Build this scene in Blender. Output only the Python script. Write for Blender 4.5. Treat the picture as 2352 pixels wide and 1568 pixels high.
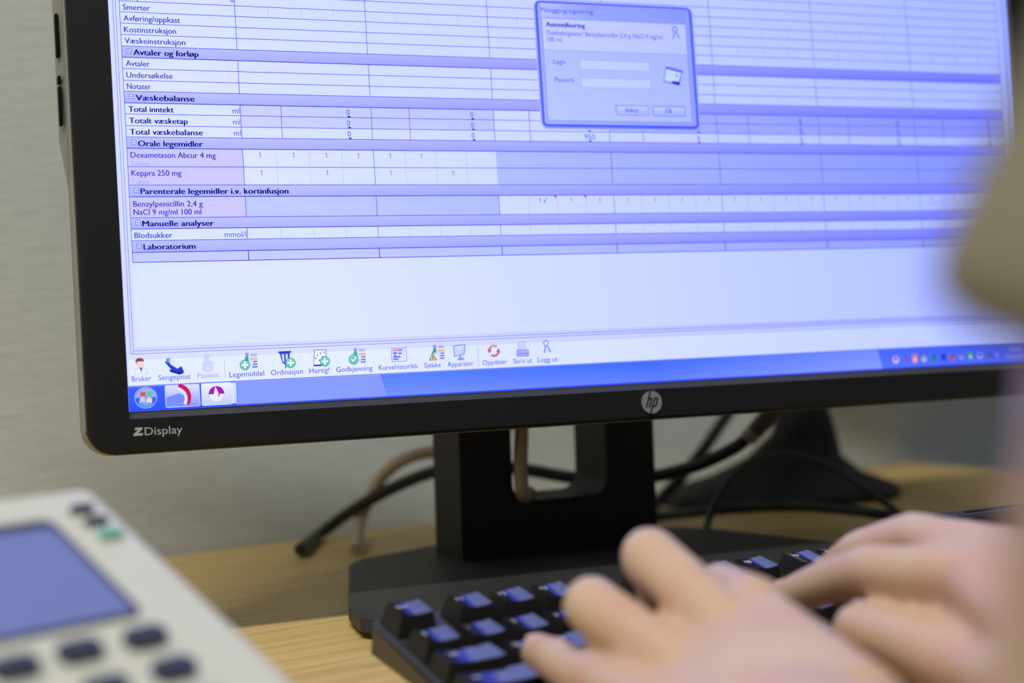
import bpy, bmesh, math, random
from mathutils import Vector, Matrix
random.seed(4)
for o in list(bpy.data.objects): bpy.data.objects.remove(o, do_unlink=True)
S = bpy.context.scene
COL = S.collection

# ------------------------------------------------------------------ camera
CAM_H = 0.150                                   # lens height above the desk top (desk top is z = 0)
CX = Vector((0.999353, -0.000589, -0.035972))   # camera right
CY = Vector((0.035977, 0.016351, 0.999219))     # camera up
CF = Vector((0.0, 0.999866, -0.016362))         # viewing direction
CAM_P = Vector((0, 0, CAM_H))
cam_d = bpy.data.cameras.new('camera')
cam_d.sensor_width = 36.0
cam_d.lens = 3600.0 / 2352.0 * 36.0
cam_d.clip_start = 0.02
cam_d.dof.use_dof = True
cam_d.dof.focus_distance = 0.742
cam_d.dof.aperture_fstop = 4.5
cam_d.dof.aperture_blades = 9
cam = bpy.data.objects.new('camera', cam_d)
COL.objects.link(cam)
m3 = Matrix((CX, CY, -CF)).transposed()
cam.matrix_world = Matrix.Translation(CAM_P) @ m3.to_4x4()
S.camera = cam

# ------------------------------------------------------------------ world, lamps, exposure
W = bpy.data.worlds.new('room_light'); S.world = W; W.use_nodes = True
bg = W.node_tree.nodes['Background']
bg.inputs[0].default_value = (0.86, 0.93, 1.0, 1)
bg.inputs[1].default_value = 0.17
def lamp(name, loc, aim, sx, sy, power, color):
    d = bpy.data.lights.new(name, 'AREA'); d.shape = 'RECTANGLE'; d.size = sx; d.size_y = sy
    d.energy = power; d.color = color
    o = bpy.data.objects.new(name, d); COL.objects.link(o); o.location = loc
    z = (Vector(loc) - Vector(aim)).normalized()
    x = Vector((0.92, 0.388, 0)); x = (x - z * x.dot(z)).normalized(); y = z.cross(x)
    o.matrix_world = Matrix.Translation(loc) @ Matrix((x, y, z)).transposed().to_4x4()
    return o
lamp('ceiling_tube_light', (-0.29, -0.46, 1.95), (-0.05, 0.75, 0.0), 1.25, 0.12, 42.5, (0.98, 1.0, 0.94))
S.view_settings.view_transform = 'Standard'
S.view_settings.look = 'None'
S.view_settings.exposure = 0.0
S.view_settings.gamma = 1.0
S.view_settings.use_curve_mapping = False

# ------------------------------------------------------------------ helpers
def lin(c):
    c = c / 255.0
    return c / 12.92 if c <= 0.04045 else ((c + 0.055) / 1.055) ** 2.4
def L3(rgb): return tuple(lin(c) for c in rgb)
def at(x, y, d):
    """the point seen at a pixel of the photograph, d metres in front of the lens"""
    return CAM_P + (CX * ((x - 1176) / 3600.0) + CY * (-(y - 784) / 3600.0) + CF) * d
def atz(x, y, z):
    r = CX * ((x - 1176) / 3600.0) + CY * (-(y - 784) / 3600.0) + CF
    return CAM_P + r * ((z - CAM_H) / r.z)

def mat(name, color, rough=0.5, spec=0.5, metal=0.0, noise=None, bump=None, sub=0.0, coat=0.0):
    m = bpy.data.materials.new(name); m.use_nodes = True
    nt = m.node_tree; b = nt.nodes['Principled BSDF']
    b.inputs['Base Color'].default_value = (*color, 1)
    b.inputs['Roughness'].default_value = rough
    b.inputs['Specular IOR Level'].default_value = spec
    b.inputs['Metallic'].default_value = metal
    b.inputs['Coat Weight'].default_value = coat
    if sub:
        b.inputs['Subsurface Weight'].default_value = sub
        b.inputs['Subsurface Radius'].default_value = (0.006, 0.0025, 0.0015)
        b.inputs['Subsurface Scale'].default_value = 1.0
    tc = nt.nodes.new('ShaderNodeTexCoord')
    if noise:                                   # (scale, amount, second colour)
        n = nt.nodes.new('ShaderNodeTexNoise'); n.inputs['Scale'].default_value = noise[0]
        n.inputs['Detail'].default_value = 4
        nt.links.new(tc.outputs['Object'], n.inputs['Vector'])
        r = nt.nodes.new('ShaderNodeMapRange'); r.inputs[1].default_value = 0.35; r.inputs[2].default_value = 0.7
        r.inputs[3].default_value = 0.0; r.inputs[4].default_value = noise[1]
        nt.links.new(n.outputs['Fac'], r.inputs[0])
        mx = nt.nodes.new('ShaderNodeMix'); mx.data_type = 'RGBA'
        mx.inputs[6].default_value = (*color, 1); mx.inputs[7].default_value = (*noise[2], 1)
        nt.links.new(r.outputs[0], mx.inputs[0]); nt.links.new(mx.outputs[2], b.inputs['Base Color'])
    if bump:                                    # (scale, strength, distance)
        n = nt.nodes.new('ShaderNodeTexNoise'); n.inputs['Scale'].default_value = bump[0]; n.inputs['Detail'].default_value = 3
        nt.links.new(tc.outputs['Object'], n.inputs['Vector'])
        bp = nt.nodes.new('ShaderNodeBump'); bp.inputs['Strength'].default_value = bump[1]; bp.inputs['Distance'].default_value = bump[2]
        nt.links.new(n.outputs['Fac'], bp.inputs['Height']); nt.links.new(bp.outputs[0], b.inputs['Normal'])
    return m

def root(name, loc, label, cat, group=None):
    o = bpy.data.objects.new(name, None); COL.objects.link(o); o.location = loc
    o.empty_display_size = 0.02
    o['label'] = label; o['category'] = cat
    if group: o['group'] = group
    return o
def origin(o):
    v = Vector((0, 0, 0))
    while o is not None: v = v + o.location; o = o.parent
    return v
def obj(name, bm, m, parent=None, smooth=True, label=None, angle=0.7):
    """a bmesh in world coordinates becomes ONE mesh object, child of parent"""
    me = bpy.data.meshes.new(name)
    off = origin(parent) if parent else Vector((0, 0, 0))
    bmesh.ops.translate(bm, verts=bm.verts, vec=-off)
    bmesh.ops.recalc_face_normals(bm, faces=bm.faces)
    if smooth:
        for f in bm.faces: f.smooth = True
        for e in bm.edges:
            if len(e.link_faces) == 2 and e.calc_face_angle(0) > angle: e.smooth = False
    bm.to_mesh(me); bm.free()
    for x in (m if isinstance(m, (list, tuple)) else [m]): me.materials.append(x)
    o = bpy.data.objects.new(name, me); COL.objects.link(o)
    if parent: o.parent = parent
    if label: o['label'] = label
    return o
def tag(o, label, cat, group=None, kind=None):
    if label: o['label'] = label
    if cat: o['category'] = cat
    if group: o['group'] = group
    if kind: o['kind'] = kind
    return o

class Frame:
    def __init__(s, o, ex, ey, ez): s.o, s.x, s.y, s.z = Vector(o), Vector(ex), Vector(ey), Vector(ez)
    def __call__(s, a, b, c=0.0): return s.o + s.x * a + s.y * b + s.z * c
WF = Frame((0, 0, 0), (1, 0, 0), (0, 1, 0), (0, 0, 1))

def add_box(bm, F, a0, a1, b0, b1, c0, c1, bevel=0.0, seg=2):
    vs = [bm.verts.new(F(a, b, c)) for c in (c0, c1) for a, b in ((a0, b0), (a1, b0), (a1, b1), (a0, b1))]
    fs = [bm.faces.new([vs[i] for i in q]) for q in ((3, 2, 1, 0), (4, 5, 6, 7), (0, 1, 5, 4), (1, 2, 6, 5), (2, 3, 7, 6), (3, 0, 4, 7))]
    if bevel:
        es = list({e for f in fs for e in f.edges})
        bmesh.ops.bevel(bm, geom=es, offset=bevel, segments=seg, affect='EDGES', profile=0.5)
def add_prism(bm, F, poly, c0, c1, bevel=0.0, seg=2, top=None):
    """poly in the frame's a,b plane, extruded along c; top(a,b) may give the upper height"""
    lo = [bm.verts.new(F(a, b, c0)) for a, b in poly]
    hi = [bm.verts.new(F(a, b, top(a, b) if top else c1)) for a, b in poly]
    n = len(poly)
    fs = [bm.faces.new(lo[::-1]), bm.faces.new(hi)]
    for i in range(n): fs.append(bm.faces.new((lo[i], lo[(i + 1) % n], hi[(i + 1) % n], hi[i])))
    if bevel:
        es = [e for e in fs[1].edges] + [e for e in fs[0].edges]
        bmesh.ops.bevel(bm, geom=es, offset=bevel, segments=seg, affect='EDGES', profile=0.5)
def rrect(a0, a1, b0, b1, r, n=6):
    out = []
    for cx, cy, s in ((a1 - r, b0 + r, -90), (a1 - r, b1 - r, 0), (a0 + r, b1 - r, 90), (a0 + r, b0 + r, 180)):
        for i in range(n + 1):
            t = math.radians(s + 90.0 * i / n); out.append((cx + r * math.cos(t), cy + r * math.sin(t)))
    return out
def catmull(pts, n=10):
    P = [Vector(p) for p in pts]; P = [P[0] * 2 - P[1]] + P + [P[-1] * 2 - P[-2]]
    out = []
    for i in range(1, len(P) - 2):
        a, b, c, d = P[i - 1:i + 3]
        for k in range(n):
            t = k / n
            out.append(0.5 * ((2 * b) + (c - a) * t + (2 * a - 5 * b + 4 * c - d) * t * t + (3 * b - a - 3 * c + d) * t ** 3))
    out.append(P[-2]); return out
def add_tube(bm, pts, r, seg=10):
    rad = r if callable(r) else (lambda t: r)
    n = len(pts); rings = []
    T = (pts[1] - pts[0]).normalized()
    up = Vector((0, 0, 1)) if abs(T.z) < 0.9 else Vector((1, 0, 0))
    N = (up - T * up.dot(T)).normalized()
    for i, p in enumerate(pts):
        T = (pts[min(i + 1, n - 1)] - pts[max(i - 1, 0)]).normalized()
        N = (N - T * N.dot(T)).normalized(); B = T.cross(N); q = rad(i / (n - 1))
        rings.append([bm.verts.new(p + N * (q * math.cos(6.28319 * k / seg)) + B * (q * math.sin(6.28319 * k / seg))) for k in range(seg)])
    for i in range(n - 1):
        for k in range(seg):
            bm.faces.new((rings[i][k], rings[i][(k + 1) % seg], rings[i + 1][(k + 1) % seg], rings[i + 1][k]))
    bm.faces.new(rings[0][::-1]); bm.faces.new(rings[-1])
def add_hull(bm, balls, seg=14, rings=8):
    """convex hull of a set of spheres (centre, radius): a tapered limb or a palm"""
    vs = []
    for c, r in balls:
        c = Vector(c)
        for j in range(rings + 1):
            ph = math.pi * j / rings
            if j in (0, rings):
                vs.append(bm.verts.new(c + Vector((0, 0, r * math.cos(ph))))); continue
            for k in range(seg):
                th = 6.28319 * k / seg
                vs.append(bm.verts.new(c + Vector((r * math.sin(ph) * math.cos(th), r * math.sin(ph) * math.sin(th), r * math.cos(ph)))))
    g = bmesh.ops.convex_hull(bm, input=vs, use_existing_faces=False)
    dead = [v for v in set(g['geom_interior']) | set(g['geom_unused']) if isinstance(v, bmesh.types.BMVert)]
    if dead: bmesh.ops.delete(bm, geom=dead, context='VERTS')
def fuse(bm, voxel, smooth):
    """fuse overlapping closed pieces into one continuous skin and smooth it"""
    me = bpy.data.meshes.new('tmp'); bm.to_mesh(me); bm.free()
    o = bpy.data.objects.new('tmp', me); COL.objects.link(o)
    r = o.modifiers.new('r', 'REMESH'); r.mode = 'VOXEL'; r.voxel_size = voxel
    s = o.modifiers.new('s', 'SMOOTH'); s.iterations = smooth; s.factor = 0.5
    dg = bpy.context.evaluated_depsgraph_get(); dg.update()
    out = bmesh.new(); ev = o.evaluated_get(dg); em = ev.to_mesh(); out.from_mesh(em); ev.to_mesh_clear()
    bpy.data.objects.remove(o, do_unlink=True); bpy.data.meshes.remove(me)
    return out

# ------------------------------------------------------------------ materials
M_BEZEL = mat('black_textured_plastic', (0.0075, 0.0078, 0.0095), 0.6, 0.25, bump=(2600, 0.25, 0.0002))
M_LIP = mat('lip_plastic_painted_lit', (0.05, 0.048, 0.044), 0.6, 0.35, bump=(2600, 0.4, 0.0003))  # lighter than the bezel: overhead light caught by the lip, put into its colour
M_HOUSING = mat('charcoal_plastic', (0.28, 0.275, 0.25), 0.6, 0.4)
M_BLACK = mat('black_plastic', (0.009, 0.009, 0.010), 0.55, 0.3)
M_SLOT = mat('slot_black', (0.003, 0.003, 0.004), 0.8, 0.1)
M_SILVER = mat('brushed_silver', (0.62, 0.62, 0.64), 0.32, 0.5, metal=0.85)
M_PRINT = mat('grey_print', (0.42, 0.42, 0.43), 0.6)
M_BASE = mat('dark_grey_stand_plastic', (0.028, 0.028, 0.028), 0.55, 0.4, bump=(1800, 0.2, 0.0002))
M_KEY = mat('black_keycap_plastic', (0.009, 0.009, 0.012), 0.16, 1.0, coat=0.8)
M_KEYSIDE = mat('black_keycap_side', (0.011, 0.010, 0.009), 0.55, 0.3)
M_LEGEND = mat('white_key_legend', (0.65, 0.66, 0.7), 0.5)
M_KBCASE = mat('black_keyboard_case', (0.030, 0.028, 0.024), 0.42, 0.5)
M_IVORY = mat('ivory_phone_plastic', (0.62, 0.60, 0.53), 0.42, 0.5)
M_NAVY = mat('navy_button_plastic', (0.030, 0.036, 0.075), 0.32, 0.5)
M_GREEN = mat('mint_green_button', (0.16, 0.50, 0.38), 0.4)
M_LCD = mat('blue_grey_display_glass', (0.16, 0.19, 0.48), 0.18, 0.5)
M_FRAMEDARK = mat('dark_display_rim', (0.035, 0.040, 0.065), 0.4)
M_CABLE = mat('black_cable_rubber', (0.010, 0.010, 0.012), 0.45, 0.5)
M_BEIGE = mat('beige_cable_rubber', (0.46, 0.37, 0.24), 0.55)
M_DEVICE = mat('dark_navy_plastic', (0.022, 0.022, 0.032), 0.32, 0.5)
M_SKIN = mat('skin', (0.60, 0.42, 0.285), 0.42, 0.5, noise=(34, 0.7, (0.58, 0.30, 0.215)), sub=0.25)
M_NAIL = mat('fingernail', (0.68, 0.45, 0.40), 0.25, 0.5)
M_TUNIC = mat('beige_cloth', (0.225, 0.195, 0.13), 0.85, 0.2, bump=(900, 0.3, 0.0006))
M_TROUSER = mat('grey_blue_cloth', (0.20, 0.22, 0.28), 0.85, 0.2)
M_HAIR = mat('dark_blond_hair', (0.16, 0.11, 0.06), 0.5)

def wall_material():
    m = bpy.data.materials.new('woven_grey_beige_wallpaper'); m.use_nodes = True
    nt = m.node_tree; b = nt.nodes['Principled BSDF']; b.inputs['Roughness'].default_value = 0.85
    b.inputs['Specular IOR Level'].default_value = 0.2
    tc = nt.nodes.new('ShaderNodeTexCoord'); mp = nt.nodes.new('ShaderNodeMapping')
    mp.inputs['Scale'].default_value = (55, 55, 620)
    nt.links.new(tc.outputs['Object'], mp.inputs[0])
    n = nt.nodes.new('ShaderNodeTexNoise'); n.inputs['Scale'].default_value = 1.0; n.inputs['Detail'].default_value = 3
    nt.links.new(mp.outputs[0], n.inputs['Vector'])
    cr = nt.nodes.new('ShaderNodeValToRGB')
    cr.color_ramp.elements[0].position = 0.3; cr.color_ramp.elements[0].color = (0.50, 0.515, 0.495, 1)
    cr.color_ramp.elements[1].position = 0.72; cr.color_ramp.elements[1].color = (0.59, 0.61, 0.585, 1)
    nt.links.new(n.outputs['Fac'], cr.inputs[0]); nt.links.new(cr.outputs[0], b.inputs['Base Color'])
    bp = nt.nodes.new('ShaderNodeBump'); bp.inputs['Strength'].default_value = 0.35; bp.inputs['Distance'].default_value = 0.0012
    nt.links.new(n.outputs['Fac'], bp.inputs['Height']); nt.links.new(bp.outputs[0], b.inputs['Normal'])
    return m
def wood_material(rot):
    m = bpy.data.materials.new('light_oak_veneer'); m.use_nodes = True
    nt = m.node_tree; b = nt.nodes['Principled BSDF']; b.inputs['Roughness'].default_value = 0.42
    b.inputs['Specular IOR Level'].default_value = 0.35
    tc = nt.nodes.new('ShaderNodeTexCoord'); mp = nt.nodes.new('ShaderNodeMapping')
    mp.inputs['Rotation'].default_value = (0, 0, -rot); mp.inputs['Scale'].default_value = (7, 150, 30)
    mp.vector_type = 'POINT'
    r0 = nt.nodes.new('ShaderNodeMapping'); r0.inputs['Rotation'].default_value = (0, 0, -rot)
    mp.inputs['Rotation'].default_value = (0, 0, 0)
    nt.links.new(tc.outputs['Object'], r0.inputs[0]); nt.links.new(r0.outputs[0], mp.inputs[0])
    n = nt.nodes.new('ShaderNodeTexNoise'); n.inputs['Scale'].default_value = 1.0; n.inputs['Detail'].default_value = 6
    n.inputs['Distortion'].default_value = 0.4
    nt.links.new(mp.outputs[0], n.inputs['Vector'])
    cr = nt.nodes.new('ShaderNodeValToRGB')
    cr.color_ramp.elements[0].position = 0.25; cr.color_ramp.elements[0].color = (0.48, 0.305, 0.105, 1)
    cr.color_ramp.elements[1].position = 0.62; cr.color_ramp.elements[1].color = (0.65, 0.455, 0.175, 1)
    nt.links.new(n.outputs['Fac'], cr.inputs[0]); nt.links.new(cr.outputs[0], b.inputs['Base Color'])
    return m
def display_material():
    """LCD panel: contrast drops off-axis as a TN panel does; blue primary is strong (cold white point)"""
    m = bpy.data.materials.new('lcd_picture'); m.use_nodes = True
    nt = m.node_tree
    for n in list(nt.nodes): nt.nodes.remove(n)
    at_ = nt.nodes.new('ShaderNodeAttribute'); at_.attribute_name = 'picture'
    lw = nt.nodes.new('ShaderNodeLayerWeight'); lw.inputs['Blend'].default_value = 0.5
    mr = nt.nodes.new('ShaderNodeMapRange'); mr.inputs[1].default_value = 0.045; mr.inputs[2].default_value = 0.25
    mr.inputs[3].default_value = 0.0; mr.inputs[4].default_value = 1.0
    nt.links.new(lw.outputs['Facing'], mr.inputs[0])
    ga_ = nt.nodes.new('ShaderNodeMath'); ga_.operation = 'ADD'; ga_.inputs[1].default_value = 1.0; nt.links.new(mr.outputs[0], ga_.inputs[0])
    g = nt.nodes.new('ShaderNodeGamma'); nt.links.new(at_.outputs['Color'], g.inputs[0]); nt.links.new(ga_.outputs[0], g.inputs[1])
    wp = nt.nodes.new('ShaderNodeMix'); wp.data_type = 'RGBA'; wp.inputs[6].default_value = (1.0, 1.0, 2.2, 1); wp.inputs[7].default_value = (0.8, 0.8, 1.3, 1)
    nt.links.new(mr.outputs[0], wp.inputs[0])
    mx = nt.nodes.new('ShaderNodeMix'); mx.data_type = 'RGBA'; mx.blend_type = 'MULTIPLY'; mx.inputs[0].default_value = 1.0
    nt.links.new(g.outputs[0], mx.inputs[6]); nt.links.new(wp.outputs[2], mx.inputs[7])
    e = nt.nodes.new('ShaderNodeEmission'); nt.links.new(mx.outputs[2], e.inputs[0]); e.inputs[1].default_value = 1.0
    gl = nt.nodes.new('ShaderNodeBsdfGlossy'); gl.inputs['Color'].default_value = (0.012, 0.012, 0.012, 1); gl.inputs['Roughness'].default_value = 0.35
    ad = nt.nodes.new('ShaderNodeAddShader'); nt.links.new(e.outputs[0], ad.inputs[0]); nt.links.new(gl.outputs[0], ad.inputs[1])
    out = nt.nodes.new('ShaderNodeOutputMaterial'); nt.links.new(ad.outputs[0], out.inputs[0])
    return m
M_LCDPIC = display_material()
M_LCDTXT = display_material(); M_LCDTXT.name = 'lcd_lettering'
M_LCDTXT.cycles.emission_sampling = 'NONE'

# ------------------------------------------------------------------ room
wdir = Vector((0.808, 0.589, 0)); wn = Vector((-0.589, 0.808, 0))      # along the wall / into the wall
WD = Vector((-0.2286, 1.0369, 0)).dot(wn)                               # distance of the wall from the lens
RF = Frame(wn * WD, wdir, wn, (0, 0, 1))
bm = bmesh.new(); add_box(bm, RF, -2.4, 3.0, 0.0, 0.12, -0.73, 1.97)
tag(obj('wall_back', bm, wall_material(), smooth=False), None, None, kind='structure')
bm = bmesh.new(); add_box(bm, RF, -2.4, 3.0, -3.2, 0.0, -0.78, -0.73)
tag(obj('floor', bm, mat('grey_linoleum', (0.30, 0.30, 0.29), 0.5, noise=(60, 0.6, (0.24, 0.24, 0.235))), smooth=False), None, None, kind='structure')
desk = root('desk', RF(0.1, -0.4, -0.73), 'light oak veneer desk against the grey woven wall, carrying monitor, keyboard and phone', 'desk')
bm = bmesh.new(); add_box(bm, RF, -0.80, 1.15, -0.80, -0.002, -0.026, 0.0, 0.0015)
obj('desktop', bm, wood_material(math.atan2(wdir.y, wdir.x)), desk, smooth=False)
M_LEG = mat('grey_desk_leg_metal', (0.4, 0.4, 0.41), 0.4, metal=0.6)
for a in (-0.74, 1.09):
    bm = bmesh.new(); add_box(bm, RF, a - 0.03, a + 0.03, -0.72, -0.06, -0.73, -0.70, 0.004)
    add_box(bm, RF, a - 0.025, a + 0.025, -0.44, -0.36, -0.70, -0.026)
    obj('leg', bm, M_LEG, desk, smooth=False)

# ------------------------------------------------------------------ monitor
UV = Vector((0.92176, 0.38775, 0)).normalized()
VV = Vector((-0.028, 0.06656, 0.99739)).normalized()
NV = UV.cross(VV).normalized()                                           # towards the viewer
BL = Vector((-0.17441, 0.710046, -0.037066 + CAM_H))                     # lower left picture corner
PX = 0.00027
SF = Frame(BL, UV * PX, VV * PX, NV)                                     # picture pixels, metres outwards
MF = Frame(BL, UV, VV, NV)                                               # metres
SW, SH = 1920 * PX, 1200 * PX
# stand frame: level, centred under the screen; a = along the screen, b = backwards
SC = BL + UV * (SW / 2); SC.z = 0
TF = Frame(SC, UV, Vector((-UV.y, UV.x, 0)), (0, 0, 1))
mon = root('computer_monitor', TF(0, 0.06, 0), 'large black widescreen monitor showing a patient chart, on its stand on the oak desk', 'monitor')
BW, BB = 0.0190, 0.0192
# bezel ring: sloped inner lip, flat face, rounded outer corners, outer wall
bm = bmesh.new()
def ring(a0, a1, b0, b1, r, c, n=6): return [bm.verts.new(MF(a, b, c)) for a, b in rrect(a0, a1, b0, b1, r, n)]
o_out = (-BW, SW + BW, -BB, SH + BW)
R0 = ring(-0.0002, SW + 0.0002, -0.0002, SH + 0.0002, 0.0004, -0.001)
R1 = ring(-0.0008, SW + 0.0008, -0.0036, SH + 0.0036, 0.0006, 0.0030)
R2 = ring(-BW + 0.0016, SW + BW - 0.0016, -BB + 0.0016, SH + BW - 0.0016, 0.0105, 0.0030)
R3 = ring(*o_out, 0.012, 0.0010)
R4 = ring(*o_out, 0.012, -0.0045)
R5 = ring(-BW + 0.004, SW + BW - 0.004, -BB + 0.004, SH + BW - 0.004, 0.010, -0.0045)
rs = [R1, R2, R3, R4, R5]
for A, B in zip(rs, rs[1:]):
    for i in range(len(A)): bm.faces.new((A[i], A[(i + 1) % len(A)], B[(i + 1) % len(B)], B[i]))
bmesh.ops.delete(bm, geom=[v for v in R0], context='VERTS')
bz = obj('bezel', bm, M_BEZEL, mon, angle=0.45)
bm = bmesh.new()
R0 = ring(-0.0002, SW + 0.0002, -0.0002, SH + 0.0002, 0.0004, -0.0012)
R1 = ring(-0.0008, SW + 0.0008, -0.0036, SH + 0.0036, 0.0006, 0.0030)
for i in range(len(R0)): bm.faces.new((R0[i], R0[(i + 1) % len(R0)], R1[(i + 1) % len(R1)], R1[i]))
obj('screen_lip', bm, M_LIP, bz, angle=0.45, label='grey grained sloping lip around the screen')
# housing: rim behind the bezel and a shallow rear shell
bm = bmesh.new()
add_prism(bm, MF, rrect(-BW - 0.0006, SW + BW + 0.0006, -BB - 0.0004, SH + BW + 0.0006, 0.0125), -0.019, -0.0045, 0.0012, 2)
housing = obj('housing', bm, M_HOUSING, mon)
bm = bmesh.new()
prof = [(-0.0188, -0.019), (-0.0188, SH * 0.5)]
lo = rrect(-BW + 0.004, SW + BW - 0.004, -BB + 0.012, SH + BW - 0.006, 0.014)
A = [bm.verts.new(MF(a, b, -0.019)) for a, b in lo]
B = [bm.verts.new(MF(SW / 2 + (a - SW / 2) * 0.80, SH / 2 + (b - SH / 2) * 0.74, -0.046)) for a, b in lo]
for i in range(len(A)): bm.faces.new((A[i], A[(i + 1) % len(A)], B[(i + 1) % len(B)], B[i]))
bm.faces.new(A[::-1]); bm.faces.new(B)
obj('rear_shell', bm, M_BLACK, mon)
# side bulge with the port slots, upper left edge
bm = bmesh.new()
pts = [(0.104, -0.019), (0.128, -0.0245), (0.23, -0.0255), (0.27, -0.0215), (0.275, -0.019), (0.275, -0.006), (0.110, -0.006)]
lo = [bm.verts.new(MF(-BW + 0.002, b, c)) for b, c in pts]
hi = [bm.verts.new(MF(-BW - (0.0030 if 0.12 < b < 0.272 else 0.0006), b, c)) for b, c in pts]
bm.faces.new(lo); bm.faces.new(hi[::-1])
for i in range(len(pts)): bm.faces.new((lo[i], lo[(i + 1) % len(pts)], hi[(i + 1) % len(pts)], hi[i]))
ports = obj('port_strip', bm, M_HOUSING, mon)
for b0, b1 in ((0.134, 0.152), (0.1535, 0.157), (0.166, 0.186)):
    bm = bmesh.new(); add_box(bm, MF, -BW - 0.0032, -BW - 0.0020, b0, b1, -0.0195, -0.0150, 0.0002, 1)
    obj('port_slot', bm, M_SLOT, ports)

# ---- the picture: flat coloured patches and lettering that lie in the panel
class Canvas:
    def __init__(s): s.f = []; s.t = []
    def quad(s, pts, cols, z): s.f.append((pts, cols, z))
    def rect(s, u0, v0, u1, v1, c, z, c2=None, c3=None, c4=None):
        """c: colour at the left/bottom; c2 right/bottom, c3 right/top, c4 left/top"""
        c2 = c2 or c; c3 = c3 or c2; c4 = c4 or c
        s.f.append(([(u0, v0), (u1, v0), (u1, v1), (u0, v1)], [c, c2, c3, c4], z))
    def vrect(s, u0, v0, u1, v1, cb, ct, z): s.rect(u0, v0, u1, v1, cb, z, cb, ct, ct)
    def poly(s, pts, c, z): s.f.append((pts, [c] * len(pts), z))
    def hl(s, u0, u1, v, c, z, w=1.0): s.rect(u0, v - w / 2, u1, v + w / 2, c, z)
    def vl(s, u, v0, v1, c, z, w=1.0): s.rect(u - w / 2, v0, u + w / 2, v1, c, z)
    def disc(s, u, v, r, c, z, r2=None, a0=0, a1=360, n=24):
        r2 = r2 or r
        s.poly([(u + r * math.cos(math.radians(a0 + (a1 - a0) * i / n)), v + r2 * math.sin(math.radians(a0 + (a1 - a0) * i / n))) for i in range(n + (0 if a1 - a0 == 360 else 1))], c, z)
    def arc(s, u, v, r, w, a0, a1, c, z, n=16):
        for i in range(n):
            t0 = math.radians(a0 + (a1 - a0) * i / n); t1 = math.radians(a0 + (a1 - a0) * (i + 1) / n)
            s.poly([(u + q * math.cos(t), v + q * math.sin(t)) for q, t in ((r, t0), (r + w, t0), (r + w, t1), (r, t1))], c, z)
    def rr(s, u0, v0, u1, v1, r, c, z): s.poly(rrect(u0, u1, v0, v1, r, 4), c, z)
    def one(s, u, v, c, h=9.3, w=1.15, z=6):
        s.rect(u - w / 2, v, u + w / 2, v + h, c, z)
        s.poly([(u - 2.6, v + h * 0.76), (u - 2.2, v + h * 0.66), (u + w / 2, v + h * 0.86), (u + w / 2, v + h)], c, z)
    def text(s, body, u0, v, c, cap=9.2, u1=None, bold=0.0, z=6): s.t.append((body, u0, u1, v, c, cap, bold, z))
def glyphs(body, bold):
    cu = bpy.data.curves.new('t', 'FONT'); cu.body = body; cu.size = 1.0; cu.offset = bold; cu.resolution_u = 3
    o = bpy.data.objects.new('t', cu); COL.objects.link(o)
    dg = bpy.context.evaluated_depsgraph_get(); dg.update()
    ev = o.evaluated_get(dg); me = ev.to_mesh()
    V = [v.co.copy() for v in me.vertices]; P = [list(p.vertices) for p in me.polygons]
    ev.to_mesh_clear(); bpy.data.objects.remove(o, do_unlink=True); bpy.data.curves.remove(cu)
    return V, P
_h = glyphs('H', 0)[0]; CAPH = max(v.y for v in _h)
def bake(cv, name, parent):
    me = bpy.data.meshes.new(name); V = []; F = []; C = []; MI = []
    off = origin(parent); LZ = 0.000025
    for pts, cols, z in cv.f:
        i = len(V); V += [SF(u, v, z * LZ) - off for u, v in pts]; F.append(list(range(i, i + len(pts)))); C.append([L3(c) for c in cols]); MI.append(0)
    for body, u0, u1, v, c, cap, bold, z in cv.t:
        gv, gp = glyphs(body, bold)
        if not gv: continue
        x0 = min(p.x for p in gv); x1 = max(p.x for p in gv); sy = cap / CAPH
        sx = (u1 - u0) / (x1 - x0) if u1 else sy
        i = len(V); V += [SF(u0 + (p.x - x0) * sx, v + p.y * sy, z * LZ) - off for p in gv]
        for p in gp: F.append([i + k for k in p]); C.append([L3(c)] * len(p)); MI.append(1)
    me.from_pydata(V, [], F)
    ca = me.color_attributes.new('picture', 'FLOAT_COLOR', 'CORNER')
    k = 0
    for f, cs in zip(F, C):
        for c in cs: ca.data[k].color = (*c, 1); k += 1
    me.materials.append(M_LCDPIC); me.materials.append(M_LCDTXT)
    for p, mi in zip(me.polygons, MI): p.material_index = mi
    o = bpy.data.objects.new(name, me); COL.objects.link(o); o.parent = parent
    return o
NAVY = (22, 28, 104); INK = (24, 28, 96); DARK = (8, 10, 58); LINE = (44, 66, 132); FAINT = (188, 200, 238)
WHITE = (220, 230, 250); BAR = (182, 188, 250); GREY = (193, 204, 242); PINK = (206, 203, 245); SHADE = (205, 212, 251); BORDER = (120, 130, 220)
PANEL = (221, 231, 249)
# backing panel
cv = Canvas()
cv.rect(-0.5, -0.5, 1920.5, 1200.5, (214, 224, 250), 0)
for u in (7, 11.5): cv.vl(u, 96, 1200, BORDER, 1, 1.0)
cv.hl(7, 1912, 96, BORDER, 1, 1.0); cv.hl(11.5, 1907, 101, BORDER, 1, 1.0)
cv.rect(12, 101.5, 1907, 107, (212, 219, 246), 1); cv.rect(16, 107, 1900, 1200, PANEL, 1)
cv.vl(1907, 101, 1200, BORDER, 1, 1.0); cv.vl(1912, 96, 1200, BORDER, 1, 1.0)
screen = bake(cv, 'screen', mon)
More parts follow.
